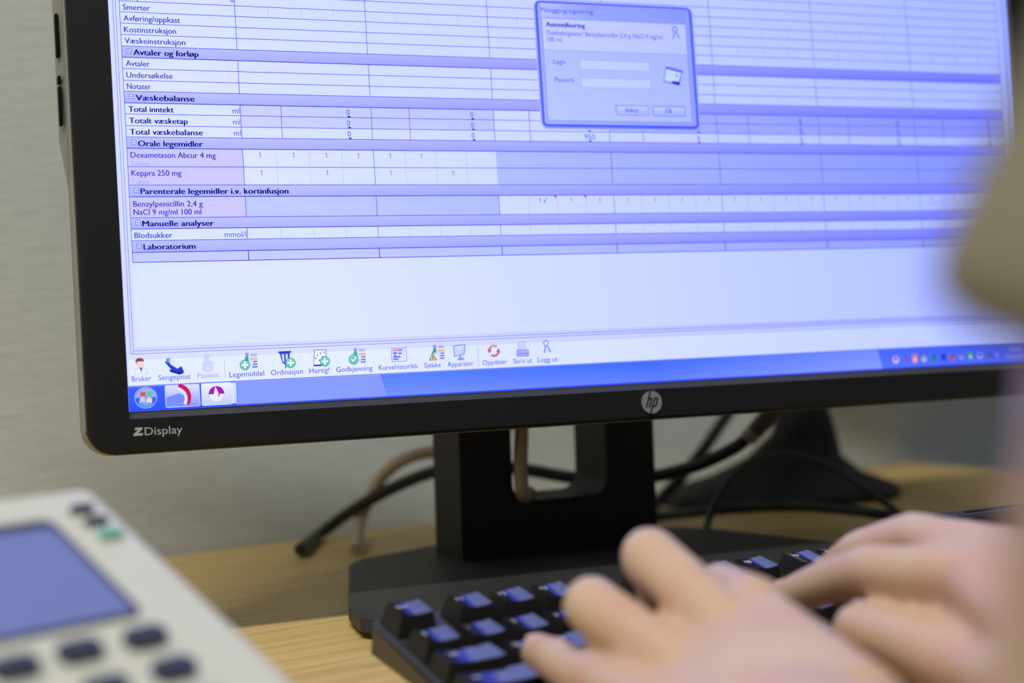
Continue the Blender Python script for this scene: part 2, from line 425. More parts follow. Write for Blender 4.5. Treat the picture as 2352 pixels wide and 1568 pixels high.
# chart table
cv = Canvas(); GL, DV = 18, [217 + 239.1 * k for k in range(8)]; GR = DV[7]
HL = [700, 681, 661.5, 642, 622, 602.5, 583, 563, 544, 524, 505, 485, 465.5, 446, 414.5, 383, 363, 327, 308, 288, 268, 251]
top = [719.5 + 19.5 * k for k in range(25)]
bars = ((622, 602.5), (544, 524), (465.5, 446), (383, 363), (327, 308), (288, 268), (1012, 992.5))
cv.rect(GL, 446, GR, 1190, WHITE, 2)
cv.rect(GL, 251, GR, 446, WHITE, 2)
cv.rect(934.2, 544, 1173, 1190, (219, 229, 247), 3)
for b1, b0 in bars: cv.vrect(GL, b0, GR, b1, (176, 182, 250), (190, 196, 251), 4)
cv.rect(217, 485, 695.2, 524, SHADE, 3); cv.rect(934.3, 485, GR, 524, (196, 204, 250), 3)
cv.rect(695.2, 383, GR, 446, GREY, 3)
cv.rect(GL, 383, 217, 446, PINK, 3); cv.rect(GL, 327, 217, 363, PINK, 3)
cv.rect(217, 327, 695.2, 363, GREY, 3); cv.rect(GL, 251, GR, 268, (197, 207, 242), 3)
for v in HL + top:
    thick = v in (602.5, 524, 446, 363, 308, 268)
    cv.hl(GL, GR, v, (34, 52, 118) if thick else LINE, 5, 1.35 if thick else 1.05)
cv.hl(GL, GR, 251, (34, 52, 118), 5, 1.3)
cv.vl(GL, 251, 1190, LINE, 5, 1.0)
segs = [(622, 1190), (544, 602.5), (465.5, 524), (383, 446), (327, 363), (288, 308), (251, 268)]
for k, u in enumerate(DV):
    for a, b in segs:
        if k == 2 and a == 383: continue
        cv.vl(u, a, b, (60, 68, 150), 5, 1.5 if a == 251 else 1.0)
for k in range(28):
    u = 217 + 59.8 * k
    if k % 4:
        if u < 695: cv.vl(u, 383, 446, FAINT, 5, 0.9)
        else: cv.vl(u, 327, 363, FAINT, 5, 0.9)
        cv.vl(u, 288, 308, FAINT, 5, 0.9); cv.vl(u, 681, 700, FAINT, 5, 0.9); cv.vl(u, 642 if u > 1173 else 681, 661.5 if u > 1173 else 700, FAINT, 5, 0.9)
for k in range(7):
    cv.vl(DV[k] + 72.5, 465.5, 524, (150, 84, 178), 6, 1.2)
    for j, v in enumerate((509.8, 490, 470.5)):
        body = ('', '400', '950')[j] if k == 2 else '0'
        if body: cv.text(body, DV[k] + (185 if k == 2 else 192.5), v, (62, 92, 176), 9.6, DV[k] + (208 if k == 2 else 198.5))
        uu = DV[k] + 197; cv.poly([(uu - 3.6, v - 4.3), (uu + 3.6, v - 4.3), (uu, v - 0.9)], (16, 26, 70), 6)
for v, us in ((431.6, (247, 307.5, 367.5, 427, 487, 547)), (400, (248, 367.5, 487, 607))):
    for u in us: cv.one(u + 0.8, v, (176, 64, 132))
cv.one(779.5, 349, (60, 150, 140), 9.0, 1.6)
cv.poly([(786, 354.5), (787.4, 355), (788.6, 351), (792, 359), (793.2, 358.4), (789, 348.6), (788, 348.6)], (60, 150, 140), 6)
for k, u in enumerate([842 + 59.8 * i for i in range(18)]):
    cv.one(u + 2.5, 349, (62, 150, 146) if k == 0 else (120, 120, 180), 9.0)
for u in (812, 875): cv.poly([(u - 5, 362.2), (u + 1, 362.2), (u + 1, 355.5)], (214, 62, 92), 6)
for body, u0, u1, v, b in (('Smerter', 23.5, 69.5, 684.7, 0), ('Avføring/oppkast', 23.5, 120, 665.5, 0), ('Kostinstruksjon', 23.5, 112, 646, 0), ('Væskeinstruksjon', 23.5, 127, 626.8, 0),
                           ('Avtaler', 23.5, 64, 587.5, 0), ('Undersøkelse', 23.5, 102, 567.5, 0), ('Notater', 23.5, 64, 548, 0),
                           ('Keppra 250 mg', 23.5, 108, 399, 0), ('Dexametason Abcur 4 mg', 23.5, 169, 430, 0), ('Benzylpenicillin 2,4 g', 23.5, 142, 346, 0), ('NaCl 9 mg/ml 100 ml', 23.5, 139, 332, 0),
                           ('Blodsukker', 23, 87, 292.3, 0), ('Temperatur', 23.5, 86, 704, 0), ('Blodtrykk', 23.5, 80, 723.5, 0)):
    [cv.text(body, u0 + k, v, NAVY if '0' in body or '2,4' in body or 'Dexa' in body else INK, 9.6, u1 - 0.3 + k, 0.0) for k in (0.0, 0.35)]
for body, u0, u1, v in (('Total inntekt', 24, 101, 508.7), ('Totalt væsketap', 24, 124, 489), ('Total væskebalanse', 24, 149, 469.6)):
    [cv.text(body, u0 + k, v, DARK, 9.6, u1 - 0.9 + k, 0.0) for k in (0.0, 0.3, 0.6, 0.9)]
for body, u1, v in (('Avtaler og forløp', 149, 607), ('Væskebalanse', 138, 528.6), ('Orale legemidler', 148, 449.7), ('Parenterale legemidler i.v. kortinfusjon', 295, 367.6), ('Manuelle analyser', 160, 312.2), ('Laboratorium', 126, 272.5)):
    [cv.text(body, 37 + k, v, DARK, 9.6, u1 - 1.1 + k, 0.0) for k in (0.0, 0.37, 0.74, 1.1)]
for b1, b0 in bars[:6]:
    v = (b0 + b1) / 2 + 1.2
    cv.rr(26, v - 4.2, 34.4, v + 4.2, 1.0, (92, 104, 190), 5); cv.rr(27.1, v - 3.1, 33.3, v + 3.1, 0.6, (226, 232, 252), 5.5)
    cv.hl(28.2, 32.2, v, DARK, 6, 1.4)
for body, u0, v in (('ml', 203, 509), ('ml', 203, 489.2), ('ml', 203, 469.7), ('mmol/l', 177, 291.8)):
    cv.text(body, u0, v, (58, 78, 150), 9.8, 215.5)
cv.text('%', 208, 706, INK, 9, 216)
for v in (416.3, 385.2): cv.text('Tablett', 23.5, v, (176, 172, 226), 7.4, 54.3)
bake(cv, 'chart_table', screen)
# sign-in dialog
cv = Canvas()
for k in range(7): cv.rr(797 - k, 496.5 - k * 1.3, 1130 + k, 734 + k * 0.5, 8 + k, tuple(int(a + (b - a) * k / 6.0) for a, b in zip((96, 116, 214), (204, 214, 250))), 8 + (7 - k) * 0.2)
cv.rr(797.5, 497, 1129.5, 734, 7, (62, 92, 190), 10); cv.rr(799, 498.5, 1128, 732.5, 6, (184, 196, 248), 11)
cv.rect(806, 704, 930, 731, (206, 214, 250), 12, (184, 196, 248), (176, 190, 248), (206, 214, 250))
cv.rect(930, 705, 1120, 730, (184, 196, 248), 12, (178, 192, 250), (178, 192, 250), (180, 194, 250))
cv.rect(806, 505.5, 1118.5, 703, (150, 164, 230), 12.5)
cv.rect(807, 641, 1117.5, 702, (216, 224, 251), 13); cv.vrect(807, 506.5, 1117.5, 641, (206, 217, 247), (203, 213, 246), 13)
cv.hl(807, 1117.5, 641, (176, 188, 234), 14)
D = 16
cv.text('Pålogging/signering', 806, 714.3, (74, 90, 176), 8.4, 916, 0, D)
[cv.text('Autentifisering', 814.5 + k, 686.3, (22, 26, 110), 8.8, 896 + k, 0.0, D) for k in (0.0, 0.5, 1.0)]
cv.text('Dobbeltsignatur: Benzylpenicillin 2,4 g, NaCl 9 mg/ml', 815, 670.3, (72, 86, 170), 8.6, 1064, 0, D)
cv.text('100 ml', 815.5, 657.5, (72, 86, 170), 8.6, 845, 0, D)
cv.text('Login', 825, 615, (78, 92, 172), 8.6, 850.5, 0, D); cv.text('Passord', 826, 580.3, (78, 92, 172), 8.6, 864, 0, D)
for v0, v1 in ((606, 623.5), (571.5, 589)):
    cv.rect(880, v0 - 1, 1032, v1 + 1, (180, 192, 236), 14); cv.rect(881, v0, 1031, v1, (217, 226, 252), 15)
for u0, u1, body, t0, t1, cc in ((951, 1023, 'Avbryt', 971, 1000, (150, 160, 224)), (1031, 1104, 'Ok', 1060, 1075, (100, 150, 226))):
    cv.rr(u0, 518, u1, 538, 2.5, cc, 14); cv.rr(u0 + 1.3, 519.3, u1 - 1.3, 536.7, 2, (200, 212, 246), 15); cv.rect(u0 + 2, 528, u1 - 2, 536, (212, 222, 250), 15.5)
    cv.text(body, t0, 524.3, (56, 72, 156), 8.6, t1, 0.005, D)
cv.poly([(1059, 586), (1094, 579), (1104, 606), (1066, 614)], (150, 172, 236), 15); cv.poly([(1062, 588.5), (1091.5, 583), (1100.5, 604.5), (1067.5, 611.5)], (222, 236, 252), 16)
cv.poly([(1078, 583.8), (1094, 579), (1097, 586), (1079, 588.5)], (28, 66, 190), 17); cv.disc(1090, 598.5, 3.6, (206, 208, 84), 17)
cv.poly([(1066, 614), (1104, 606), (1104.8, 608.8), (1067, 616.6)], (96, 122, 214), 17)
def key_icon(cv, u, v, k, c, z):
    cv.arc(u, v + 7 * k, 3.6 * k, 2.4 * k, 0, 360, c, z, 18)
    cv.poly([(u - 2.5 * k, v + 2.6 * k), (u + 0.5 * k, v + 2.0 * k), (u - 3 * k, v - 12 * k), (u - 6 * k, v - 11 * k)], c, z)
    cv.poly([(u + 0.2 * k, v + 3 * k), (u + 3 * k, v + 3.2 * k), (u + 10 * k, v - 9.5 * k), (u + 6.5 * k, v - 11 * k)], c, z)
key_icon(cv, 1093, 684, 1.05, (160, 172, 226), 16)
bake(cv, 'dialog_window', screen)
# toolbar
cv = Canvas()
cv.vrect(2, 42.5, 1918, 88, (229, 238, 252), (230, 239, 253), 2); cv.vrect(2, 86, 1918, 95, (214, 222, 249), (221, 229, 250), 3)
for u in (164.5, 634): cv.vl(u, 48, 82, (190, 200, 232), 4, 1.1)
for body, u0, u1, v in (('Bruker', 6.5, 39, 49.8), ('Sengepost', 51, 105, 49.8), ('Pasient', 117, 154, 49.8), ('Legemiddel', 172, 233, 49.2), ('Ordinasjon', 245, 302, 49.2), ('Hurtig!', 314, 350, 49.2), ('Godkjenning', 363, 430, 49), ('Kurvehistorikk', 442, 516, 48.8), ('Sjekke', 528, 560, 49), ('Apparater', 573, 624, 48.8), ('Oppdater', 642, 691, 48.8), ('Skriv ut', 703, 741, 48.9), ('Logg ut', 753, 794, 49)):
    cv.text(body, u0, v, (150, 158, 206) if body == 'Pasient' else (58, 76, 138), 8.9, u1, 0.0, 6)
# user
cv.poly([(10, 62), (34, 62), (32, 69), (26, 73), (18, 73), (12, 69)], (196, 204, 236), 4); cv.poly([(11, 62.8), (33, 62.8), (31, 68.5), (26, 72), (18, 72), (13, 68.5)], (236, 242, 253), 5)
cv.poly([(19.5, 73), (25, 73), (23.4, 65)], (60, 84, 200), 6)
cv.disc(22, 80, 6.6, (248, 216, 150), 6, 8.0); cv.disc(21, 83.2, 7.4, (136, 74, 44), 7, 6.0, 0, 180); cv.poly([(13.8, 84), (17, 86), (15.4, 78)], (136, 74, 44), 7)
# bed
cv.poly([(63, 80), (68, 85), (92, 70), (94, 62), (88, 60), (74, 66)], (40, 66, 150), 4); cv.poly([(70, 84), (77, 85), (91, 73), (84, 68), (72, 76)], (224, 234, 250), 5)
cv.poly([(70, 68), (86, 62), (94, 65), (94, 60), (87, 57.5), (71, 63)], (28, 46, 120), 5); cv.disc(69, 83, 4, (120, 146, 220), 5, 4)
# patient, greyed
cv.disc(134, 86, 5.6, (206, 210, 238), 4); cv.rr(126, 60, 145, 80, 6, (208, 212, 240), 4); cv.rr(131, 63, 141, 72, 1, (214, 218, 243), 5)
def bottles(cv, u, v):
    cv.rr(u - 3, v - 2, u + 6, v + 9, 2, (196, 206, 232), 4); cv.rect(u - 1.5, v + 9, u + 4.5, v + 15, (150, 158, 204), 4); cv.poly([(u - 4, v + 1), (u + 4, v + 1), (u + 3, v + 9), (u, v + 10)], (44, 176, 96), 5)
    cv.rr(u + 7, v - 13, u + 20, v + 9, 1.5, (222, 228, 246), 4); cv.rect(u + 8, v + 9, u + 19, v + 13, (176, 182, 216), 4); cv.rect(u + 7, v + 2, u + 20, v + 6, (244, 190, 96), 5)
    for k in range(3): cv.rect(u + 10 + k, v - 11 + 4.6 * k, u + 19, v - 9 + 4.6 * k, (84, 90, 120), 5)
def plus(cv, u, v, tick=False):
    cv.disc(u, v, 9.2, (70, 168, 88), 7); cv.disc(u, v, 7.9, (136, 214, 140), 8); cv.disc(u, v - 1.5, 6.2, (110, 200, 118), 8.5)
    if tick: cv.poly([(u - 5, v), (u - 3.4, v + 1.6), (u - 1, v - 1.4), (u + 3.8, v + 5.2), (u + 5.6, v + 3.8), (u - 1, v - 4.8)], (246, 252, 250), 9.5)
    else: cv.rect(u - 5.6, v - 1.5, u + 5.6, v + 1.5, (246, 252, 250), 9.5); cv.rect(u - 1.5, v - 5.6, u + 1.5, v + 5.6, (246, 252, 250), 9.5)
bottles(cv, 203, 75); plus(cv, 200, 69)
cv.poly([(262, 88), (281, 88), (279, 70), (272, 66), (266, 70)], (66, 88, 164), 4); cv.poly([(266, 85), (270, 85), (270, 71), (267, 72)], (214, 224, 248), 5); cv.poly([(273, 85), (277, 85), (276, 74), (273, 73)], (214, 224, 248), 5); cv.poly([(260, 90), (283, 90), (283, 87), (260, 87)], (44, 60, 130), 5); cv.rect(271, 60, 273, 68, (66, 88, 164), 4); plus(cv, 281, 69)
cv.poly([(322, 62), (345, 62), (347, 90), (325, 90)], (60, 66, 110), 4); cv.poly([(323, 64), (344, 64), (345.8, 89), (326, 89)], (244, 248, 254), 5)
for u, v in ((326, 74), (329, 79), (332, 70), (335, 82), (338, 76), (341, 84)): cv.rect(u, v, u + 2, v + 2.6, (70, 76, 120), 6)
cv.rect(322, 61, 338, 63, (40, 56, 140), 6); plus(cv, 343, 69)
bottles(cv, 399, 75); plus(cv, 396, 70, True)
cv.rr(467, 62, 496, 87, 1, (120, 134, 206), 4); cv.rect(468, 63, 495, 86, (224, 231, 250), 5); cv.rect(470, 81, 479, 85, (240, 150, 90), 6); cv.rect(480, 81, 488, 85, (130, 150, 226), 6)
for k in range(3): cv.rect(488, 65 + 7 * k, 494, 69 + 7 * k, (246, 249, 254), 6); cv.rect(490, 66.5 + 7 * k, 492, 68 + 7 * k, (70, 90, 180), 7)
for u0, u1, v in ((470, 478, 77), (480, 487, 76), (472, 476, 73), (470, 484, 70), (470, 480, 66)): cv.rect(u0, v, u1, v + 2.4, (70, 96, 196), 6)
bottles(cv, 549, 75); cv.poly([(538, 62), (553, 62), (545.5, 77)], (60, 62, 50), 7); cv.poly([(540, 63), (551, 63), (545.5, 74.5)], (240, 220, 92), 8); cv.rect(544.8, 64, 546.3, 71, (40, 40, 40), 9)
cv.poly([(587, 66), (608, 70), (611, 89), (586, 87)], (136, 160, 226), 4); cv.poly([(589, 68), (606, 71.6), (608.5, 87), (588, 85)], (202, 222, 250), 5); cv.poly([(588, 85), (608.5, 87), (598, 78)], (220, 234, 252), 6); cv.disc(600, 62, 7, (150, 160, 206), 4, 2.6); cv.rect(597, 62, 601, 68, (150, 160, 206), 4)
cv.arc(666, 74, 7.2, 4.2, 50, 165, (216, 124, 84), 4); cv.arc(666, 74, 7.2, 4.2, 230, 345, (216, 124, 84), 4); cv.arc(666, 74, 8, 2, 60, 120, (248, 192, 112), 5); cv.poly([(653, 78), (662, 76), (656, 69)], (206, 110, 76), 5); cv.poly([(679, 70), (670, 72), (676, 79)], (206, 110, 76), 5)
cv.rr(711, 61, 736, 74, 2, (150, 160, 204), 4); cv.rr(713, 63, 734, 72, 1, (188, 196, 228), 5); cv.rect(713, 66, 734, 67.6, (120, 130, 184), 6); cv.rect(715, 74, 732, 88, (214, 220, 242), 5); cv.rect(714.4, 74, 715.4, 88, (160, 168, 214), 5); cv.hl(715, 732, 88, (160, 168, 214), 5)
key_icon(cv, 772, 77, 1.0, (158, 166, 216), 5)
bake(cv, 'toolbar', screen)
# taskbar
cv = Canvas()
B1, B2, B3, B4 = (52, 94, 226), (138, 158, 240), (84, 128, 245), (64, 106, 214)
cv.vrect(-0.4, 0, 60, 42, (44, 88, 226), (62, 98, 222), 2)
cv.poly([(182, 1.5), (454, 1.5), (444, 42), (182, 42)], B2, 2)
cv.quad([(454, 1.5), (1000, 1.5), (1000, 42), (444, 42)], [(122, 150, 250), (130, 160, 251), (92, 138, 245), (88, 132, 246)], 2)
cv.quad([(1000, 1.5), (1525, 1.5), (1515, 42), (1000, 42)], [(130, 160, 251), (186, 202, 254), (166, 188, 252), (92, 138, 245)], 2)
cv.vrect(1515, 1.5, 1920.4, 42, (146, 172, 240), (128, 158, 234), 1.5)
cv.rect(60, 0, 182, 42, B1, 2); cv.rect(-0.4, -0.4, 1920.4, 1.6, (30, 76, 222), 3)
cv.hl(0, 1920, 42, (56, 70, 130), 4, 0.9); cv.hl(0, 1920, 41, (160, 180, 250), 4, 0.9)
def tbtn(u0, u1, cb, ct, edge):
    cv.rr(u0, 2.6, u1, 40.5, 3, edge, 4); cv.vrect(u0 + 1.2, 3.8, u1 - 1.2, 39.3, cb, ct, 5)
tbtn(176, 184, (190, 204, 250), (220, 228, 252), (90, 116, 220)); tbtn(172, 180, (214, 222, 252), (232, 238, 253), (90, 116, 220))
tbtn(60.5, 119.5, (132, 150, 240), (222, 228, 252), (206, 216, 252)); tbtn(122, 175.5, (196, 206, 250), (238, 243, 254), (226, 232, 253))
cv.poly([(62, 5), (62, 20), (84, 26), (104, 18), (104, 5)], (122, 142, 236), 5.5)
cv.arc(82, 20, 14, 8.5, -42, 86, (206, 30, 60), 7, 20); cv.arc(78, 17, 15, 5, -34, 76, (226, 232, 250), 7.5, 20)
cv.disc(148, 21.5, 14, (196, 206, 244), 6); cv.disc(148, 21.5, 13, (232, 238, 252), 6.5); cv.disc(148, 21.5, 13.6, (168, 28, 124), 7, None, 0, 180)
cv.poly([(143, 21), (146.4, 35), (150, 24), (151.6, 15.6), (152.4, 21), (150, 21.5), (148.4, 18), (147.6, 10), (146.8, 13)], (244, 238, 250), 8)
cv.poly([(152, 15), (153.2, 21.5), (150.4, 21.5)], (140, 20, 104), 8.2)
cv.disc(28, 21.5, 19, (176, 200, 250), 5, 18); cv.disc(28, 21.5, 17.8, (58, 104, 224), 6, 16.8); cv.disc(28, 22, 17, (150, 178, 246), 7, 15.8, 0, 180); cv.disc(28, 14, 12, (110, 160, 246), 7, 8, 180, 360)
for (du, dv, c) in ((-10, 1.2, (232, 92, 52)), (0.8, 0.6, (112, 196, 92)), (-11, -8.6, (196, 214, 250)), (-0.2, -9.4, (250, 220, 104))):
    cv.poly([(28 + du, 22 + dv), (28 + du + 4.5, 23.2 + dv), (28 + du + 9.6, 22 + dv), (28 + du + 10.4, 30 + dv), (28 + du + 5.4, 31.2 + dv), (28 + du + 1.2, 30 + dv)], c, 8)
tr = [(1559, (230, 226, 246)), (1583, (206, 70, 90)), (1607, (244, 178, 120)), (1630, (214, 226, 210)), (1655, (90, 186, 150)), (1680, (120, 140, 214)), (1702, (226, 150, 110)), (1726, (190, 196, 238)), (1750, (120, 208, 140)), (1775, (206, 210, 244)), (1800, (150, 160, 206)), (1820, (214, 220, 246))]
for i, (u, c) in enumerate(tr):
    if i in (0, 5, 9): cv.disc(u, 18, 8, c, 5); cv.disc(u, 20, 4, (186, 60, 104) if i == 0 else (80, 100, 180), 6)
    elif i == 1: cv.poly([(u - 2, 26), (u + 5, 24), (u + 3, 12)], c, 5)
    elif i in (2, 8): cv.rr(u - 7, 9, u + 7, 27, 2, c, 5); cv.rect(u - 3, 13, u + 3, 20, (236, 240, 250), 6)
    elif i == 11: cv.poly([(u - 3, 18), (u + 2, 24), (u + 2, 12)], c, 5)
    else: cv.rr(u - 6, 11, u + 6, 22, 3, c, 5); cv.rect(u - 2, 17, u + 3, 25, tuple(int(x * 0.85) for x in c), 6)
cv.text('10:52', 1858, 25, (220, 226, 250), 7, 1886, 0, 6); cv.text('14.03.2014', 1846, 9, (220, 226, 250), 7, 1898, 0, 6)
bake(cv, 'taskbar', screen)

# ---- lettering and round badge on the bezel
def raised_text(body, F, a0, b, cap, c, a1=None, bold=0.0, shear=0.0):
    gv, gp = glyphs(body, bold); bm = bmesh.new(); x0 = min(p.x for p in gv); x1 = max(p.x for p in gv); sy = cap / CAPH
    sx = (a1 - a0) / (x1 - x0) if a1 else sy
    vs = [bm.verts.new(F(a0 + (p.x - x0) * sx + p.y * sy * shear, b + p.y * sy, c)) for p in gv]
    for p in gp:
        try: bm.faces.new([vs[i] for i in p])
        except ValueError: pass
    r = bmesh.ops.extrude_face_region(bm, geom=bm.faces[:])
    bmesh.ops.translate(bm, verts=[v for v in r['geom'] if isinstance(v, bmesh.types.BMVert)], vec=F.z * 0.00008)
    return bm
BF = Frame(MF(0, 0, 0.00302), UV * PX, VV * PX, NV)
bm = raised_text('Display', BF, 21.5, -41.6, 13.2, 0, 84.5)
obj('lettering', bm, M_PRINT, bz, smooth=False, label='light grey word Display printed on the bezel')
bm = bmesh.new()
def flatpoly(bm, F, pts, c0, c1): add_prism(bm, F, pts, c0, c1)
flatpoly(bm, BF, [(2.5, -41.6), (17.5, -41.6), (18.6, -37.6), (10.0, -37.6), (17.8, -31.2), (18.4, -28), (6.0, -28), (5.0, -31.6), (11, -31.6), (2.8, -38.4)], 0, 0.00008)
obj('letter_z', bm, M_PRINT, bz, smooth=False, label='bold slanted grey letter Z')
bm = bmesh.new(); bx, by, br = 979, -38.5, 21.5
circ = [(bx + br * math.cos(t * 6.28319 / 40), by + br * math.sin(t * 6.28319 / 40)) for t in range(40)]
add_prism(bm, BF, circ, -0.0002, 0.0009, 0.0004, 2)
badge = obj('badge', bm, M_SILVER, bz, label='round silver badge with slanted letters')
bm = bmesh.new()
def stroke(p, w=3.1):
    """slanted stroke of the badge letters in badge pixels"""
    for (x0, y0), (x1, y1) in zip(p, p[1:]):
        d = Vector((x1 - x0, y1 - y0)).normalized(); n = Vector((-d.y, d.x)) * w / 2; e = d * w * 0.28
        q = [(x0 - e.x + n.x, y0 - e.y + n.y), (x0 - e.x - n.x, y0 - e.y - n.y), (x1 + e.x - n.x, y1 + e.y - n.y), (x1 + e.x + n.x, y1 + e.y + n.y)]
        add_prism(bm, BF, [(bx + a, by + b) for a, b in q[::-1]], 0.00088, 0.00098)
sl = 0.36
def sh(x, y): return (x + y * sl, y)
stroke([sh(-9.2, -9), sh(-9.2, 20)]); stroke([sh(-9, 7.5), sh(-3.6, 7.5), sh(-2.6, 6), sh(-2.6, -9)])
stroke([sh(3.6, -20), sh(3.6, 7.5), sh(9.6, 7.5), sh(10.6, 6), sh(10.6, -6), sh(9.6, -7.8), sh(4, -7.8)])
obj('badge_letters', bm, M_SLOT, bz, smooth=False, label='black slanted letters h and p on the silver badge')

# ---- stand
bm = bmesh.new()
def bt(a, b): return 0.0125 + max(0.0, 0.008 * (1 - math.hypot(a / 0.13, (b - 0.11) / 0.10)))
half = [(0.140, -0.030), (0.152, -0.025), (0.158, -0.012), (0.154, 0.020), (0.118, 0.138), (0.108, 0.150), (0.052, 0.176), (0.040, 0.178)]
poly = [(-a, b) for a, b in half][::-1] + half
poly = [(-a, b) for a, b in reversed(half)]
poly = half + poly
c0 = [bm.verts.new(TF(a, b, 0.0035)) for a, b in poly]; c1 = [bm.verts.new(TF(a, b, 0.0100)) for a, b in poly]
c2 = [bm.verts.new(TF(a * 0.985, 0.07 + (b - 0.07) * 0.982, 0.0125)) for a, b in poly]; c3 = [bm.verts.new(TF(a * 0.90, 0.07 + (b - 0.07) * 0.90, 0.0128)) for a, b in poly]
for A, B in ((c0, c1), (c1, c2), (c2, c3)):
    for i in range(len(A)): bm.faces.new((A[i], A[(i + 1) % len(A)], B[(i + 1) % len(B)], B[i]))
bm.faces.new(c0[::-1]); bm.faces.new(c3)
base = obj('stand_base', bm, M_BASE, mon, angle=0.5)
for a, b in ((-0.140, -0.010), (0.140, -0.010), (-0.09, 0.135), (0.09, 0.135)):
    bm = bmesh.new(); add_prism(bm, TF, [(a + 0.009 * math.cos(t * 0.5236), b + 0.009 * math.sin(t * 0.5236)) for t in range(12)], 0.0, 0.004)
    obj('rubber_foot', bm, M_SLOT, base)
bm = bmesh.new()
# column front outline with a round-bottomed cable opening (left strut, right strut, lower block)
CB0, CB1 = 0.102, 0.145
def colpoly(pts): add_prism(bm, Frame(TF(0, CB1, 0), TF.x, (0, 0, 1), -TF.y), pts, 0.0, CB1 - CB0)
hw = 0.0620
ul, ur, zb = -0.0300, 0.0300, 0.044
n = 10; arcp = [((ul + ur) / 2 + (ur - ul) / 2 * math.cos(math.pi + math.pi * i / n), zb + 0.010 + 0.010 * math.sin(math.pi + math.pi * i / n)) for i in range(n + 1)]
arcp = [(ul + 0.010 + 0.010 * math.cos(math.pi + math.pi / 2 * i / 5), zb + 0.010 + 0.010 * math.sin(math.pi + math.pi / 2 * i / 5)) for i in range(6)] + [(ur - 0.010 + 0.010 * math.cos(1.5 * math.pi + math.pi / 2 * i / 5), zb + 0.010 + 0.010 * math.sin(1.5 * math.pi + math.pi / 2 * i / 5)) for i in range(6)]
out = [(-hw, 0.0127), (hw, 0.0127), (hw * 0.985, 0.300), (ur, 0.300)] + arcp[::-1] + [(ul, 0.300), (-hw * 0.985, 0.300)]
colpoly(out)
obj('column', bm, M_BLACK, mon, angle=0.5)
bm = bmesh.new(); add_box(bm, TF, -0.058, 0.058, 0.040, CB0 + 0.002, 0.22, 0.32, 0.004)
obj('tilt_mount', bm, M_BLACK, mon)

# ------------------------------------------------------------------ second stand behind the monitor
g0 = atz(1785, 1172, 0.0); st = Vector((g0.x + 0.012, g0.y + 0.075, 0))
s2 = root('flared_stand', st, 'black flared pedestal stand on the desk behind the monitor, near the wall', 'stand')
F2 = Frame(st, (0.95, 0.312, 0), (-0.312, 0.95, 0), (0, 0, 1))
bm = bmesh.new()
prof = [(0.094, 0.070, 0.0), (0.094, 0.070, 0.005), (0.086, 0.064, 0.010), (0.058, 0.045, 0.019), (0.036, 0.030, 0.032), (0.0245, 0.021, 0.050), (0.0185, 0.016, 0.072), (0.0175, 0.015, 0.11), (0.0175, 0.015, 0.34)]
rr_ = []
for rx, ry, z in prof:
    sh_ = 0.026 * min(1.0, z / 0.05)
    rr_.append([bm.verts.new(F2(sh_ + rx * math.copysign(abs(math.cos(t)) ** 0.75, math.cos(t)), ry * math.copysign(abs(math.sin(t)) ** 0.75, math.sin(t)), z)) for t in [6.28319 * k / 40 for k in range(40)]])
for A, B in zip(rr_, rr_[1:]):
    for i in range(40): bm.faces.new((A[i], A[(i + 1) % 40], B[(i + 1) % 40], B[i]))
bm.faces.new(rr_[0][::-1]); bm.faces.new(rr_[-1])
obj('pedestal', bm, M_BLACK, s2)
bm = bmesh.new(); add_box(bm, F2, -0.045, 0.09, -0.020, -0.004, 0.30, 0.40, 0.004); add_box(bm, F2, -0.21, 0.255, -0.038, -0.018, 0.26, 0.41, 0.005)
obj('head_plate', bm, M_BLACK, s2)

# ------------------------------------------------------------------ cables
def cable(name, pts, r, m, label, n=12):
    bm = bmesh.new(); add_tube(bm, catmull(pts, n), r)
    return tag(obj(name, bm, m), label, 'cable')
tk = root('video_cable', atz(735, 1232, 0.004), 'thick black cable looping behind the monitor column, with silver collar and grey plug', 'cable')
main = [atz(690, 1262, 0.006), at(740, 1222, 1.075), at(820, 1165, 1.06), at(920, 1112, 1.05), at(1010, 1080, 1.04), at(1110, 1070, 1.035), at(1215, 1080, 1.03), at(1330, 1098, 1.02), at(1470, 1098, 1.01), at(1590, 1072, 1.0), at(1680, 1032, 0.99), at(1722, 1002, 0.985)]
bm = bmesh.new(); add_tube(bm, catmull(main), 0.0042); obj('cord', bm, M_CABLE, tk)
bm = bmesh.new(); add_tube(bm, [at(1718, 1006, 0.986), at(1738, 986, 0.982)], 0.0056, 14)
obj('collar', bm, mat('dull_silver_collar', (0.32, 0.29, 0.28), 0.4, metal=0.3), tk, label='silver collar')
bm = bmesh.new(); add_tube(bm, catmull([at(1737, 987, 0.982), at(1765, 955, 0.975), at(1800, 905, 0.965), at(1820, 860, 0.95)]), 0.0056, 14)
obj('plug', bm, mat('brown_grey_plug', (0.075, 0.062, 0.055), 0.5), tk, label='brown-grey plug')
cable('network_cable', [atz(818, 1262, 0.004), at(826, 1200, 1.06), at(845, 1150, 1.06), at(880, 1092, 1.06), at(935, 1052, 1.055), at(1005, 1036, 1.05), at(1090, 1030, 1.03), at(1160, 985, 1.02), at(1190, 900, 1.01)], 0.0042, M_BEIGE, 'beige cable curving up from the desk on the left of the monitor column')
cable('telephone_cable', [at(1196, 900, 0.915), at(1198, 985, 0.905), at(1196, 1050, 0.898), at(1197, 1100, 0.893), at(1200, 1130, 0.893), at(1207, 1141, 0.905), at(1216, 1132, 0.925)], 0.0042, M_BEIGE, 'beige cable hanging as a loop inside the opening of the monitor column')
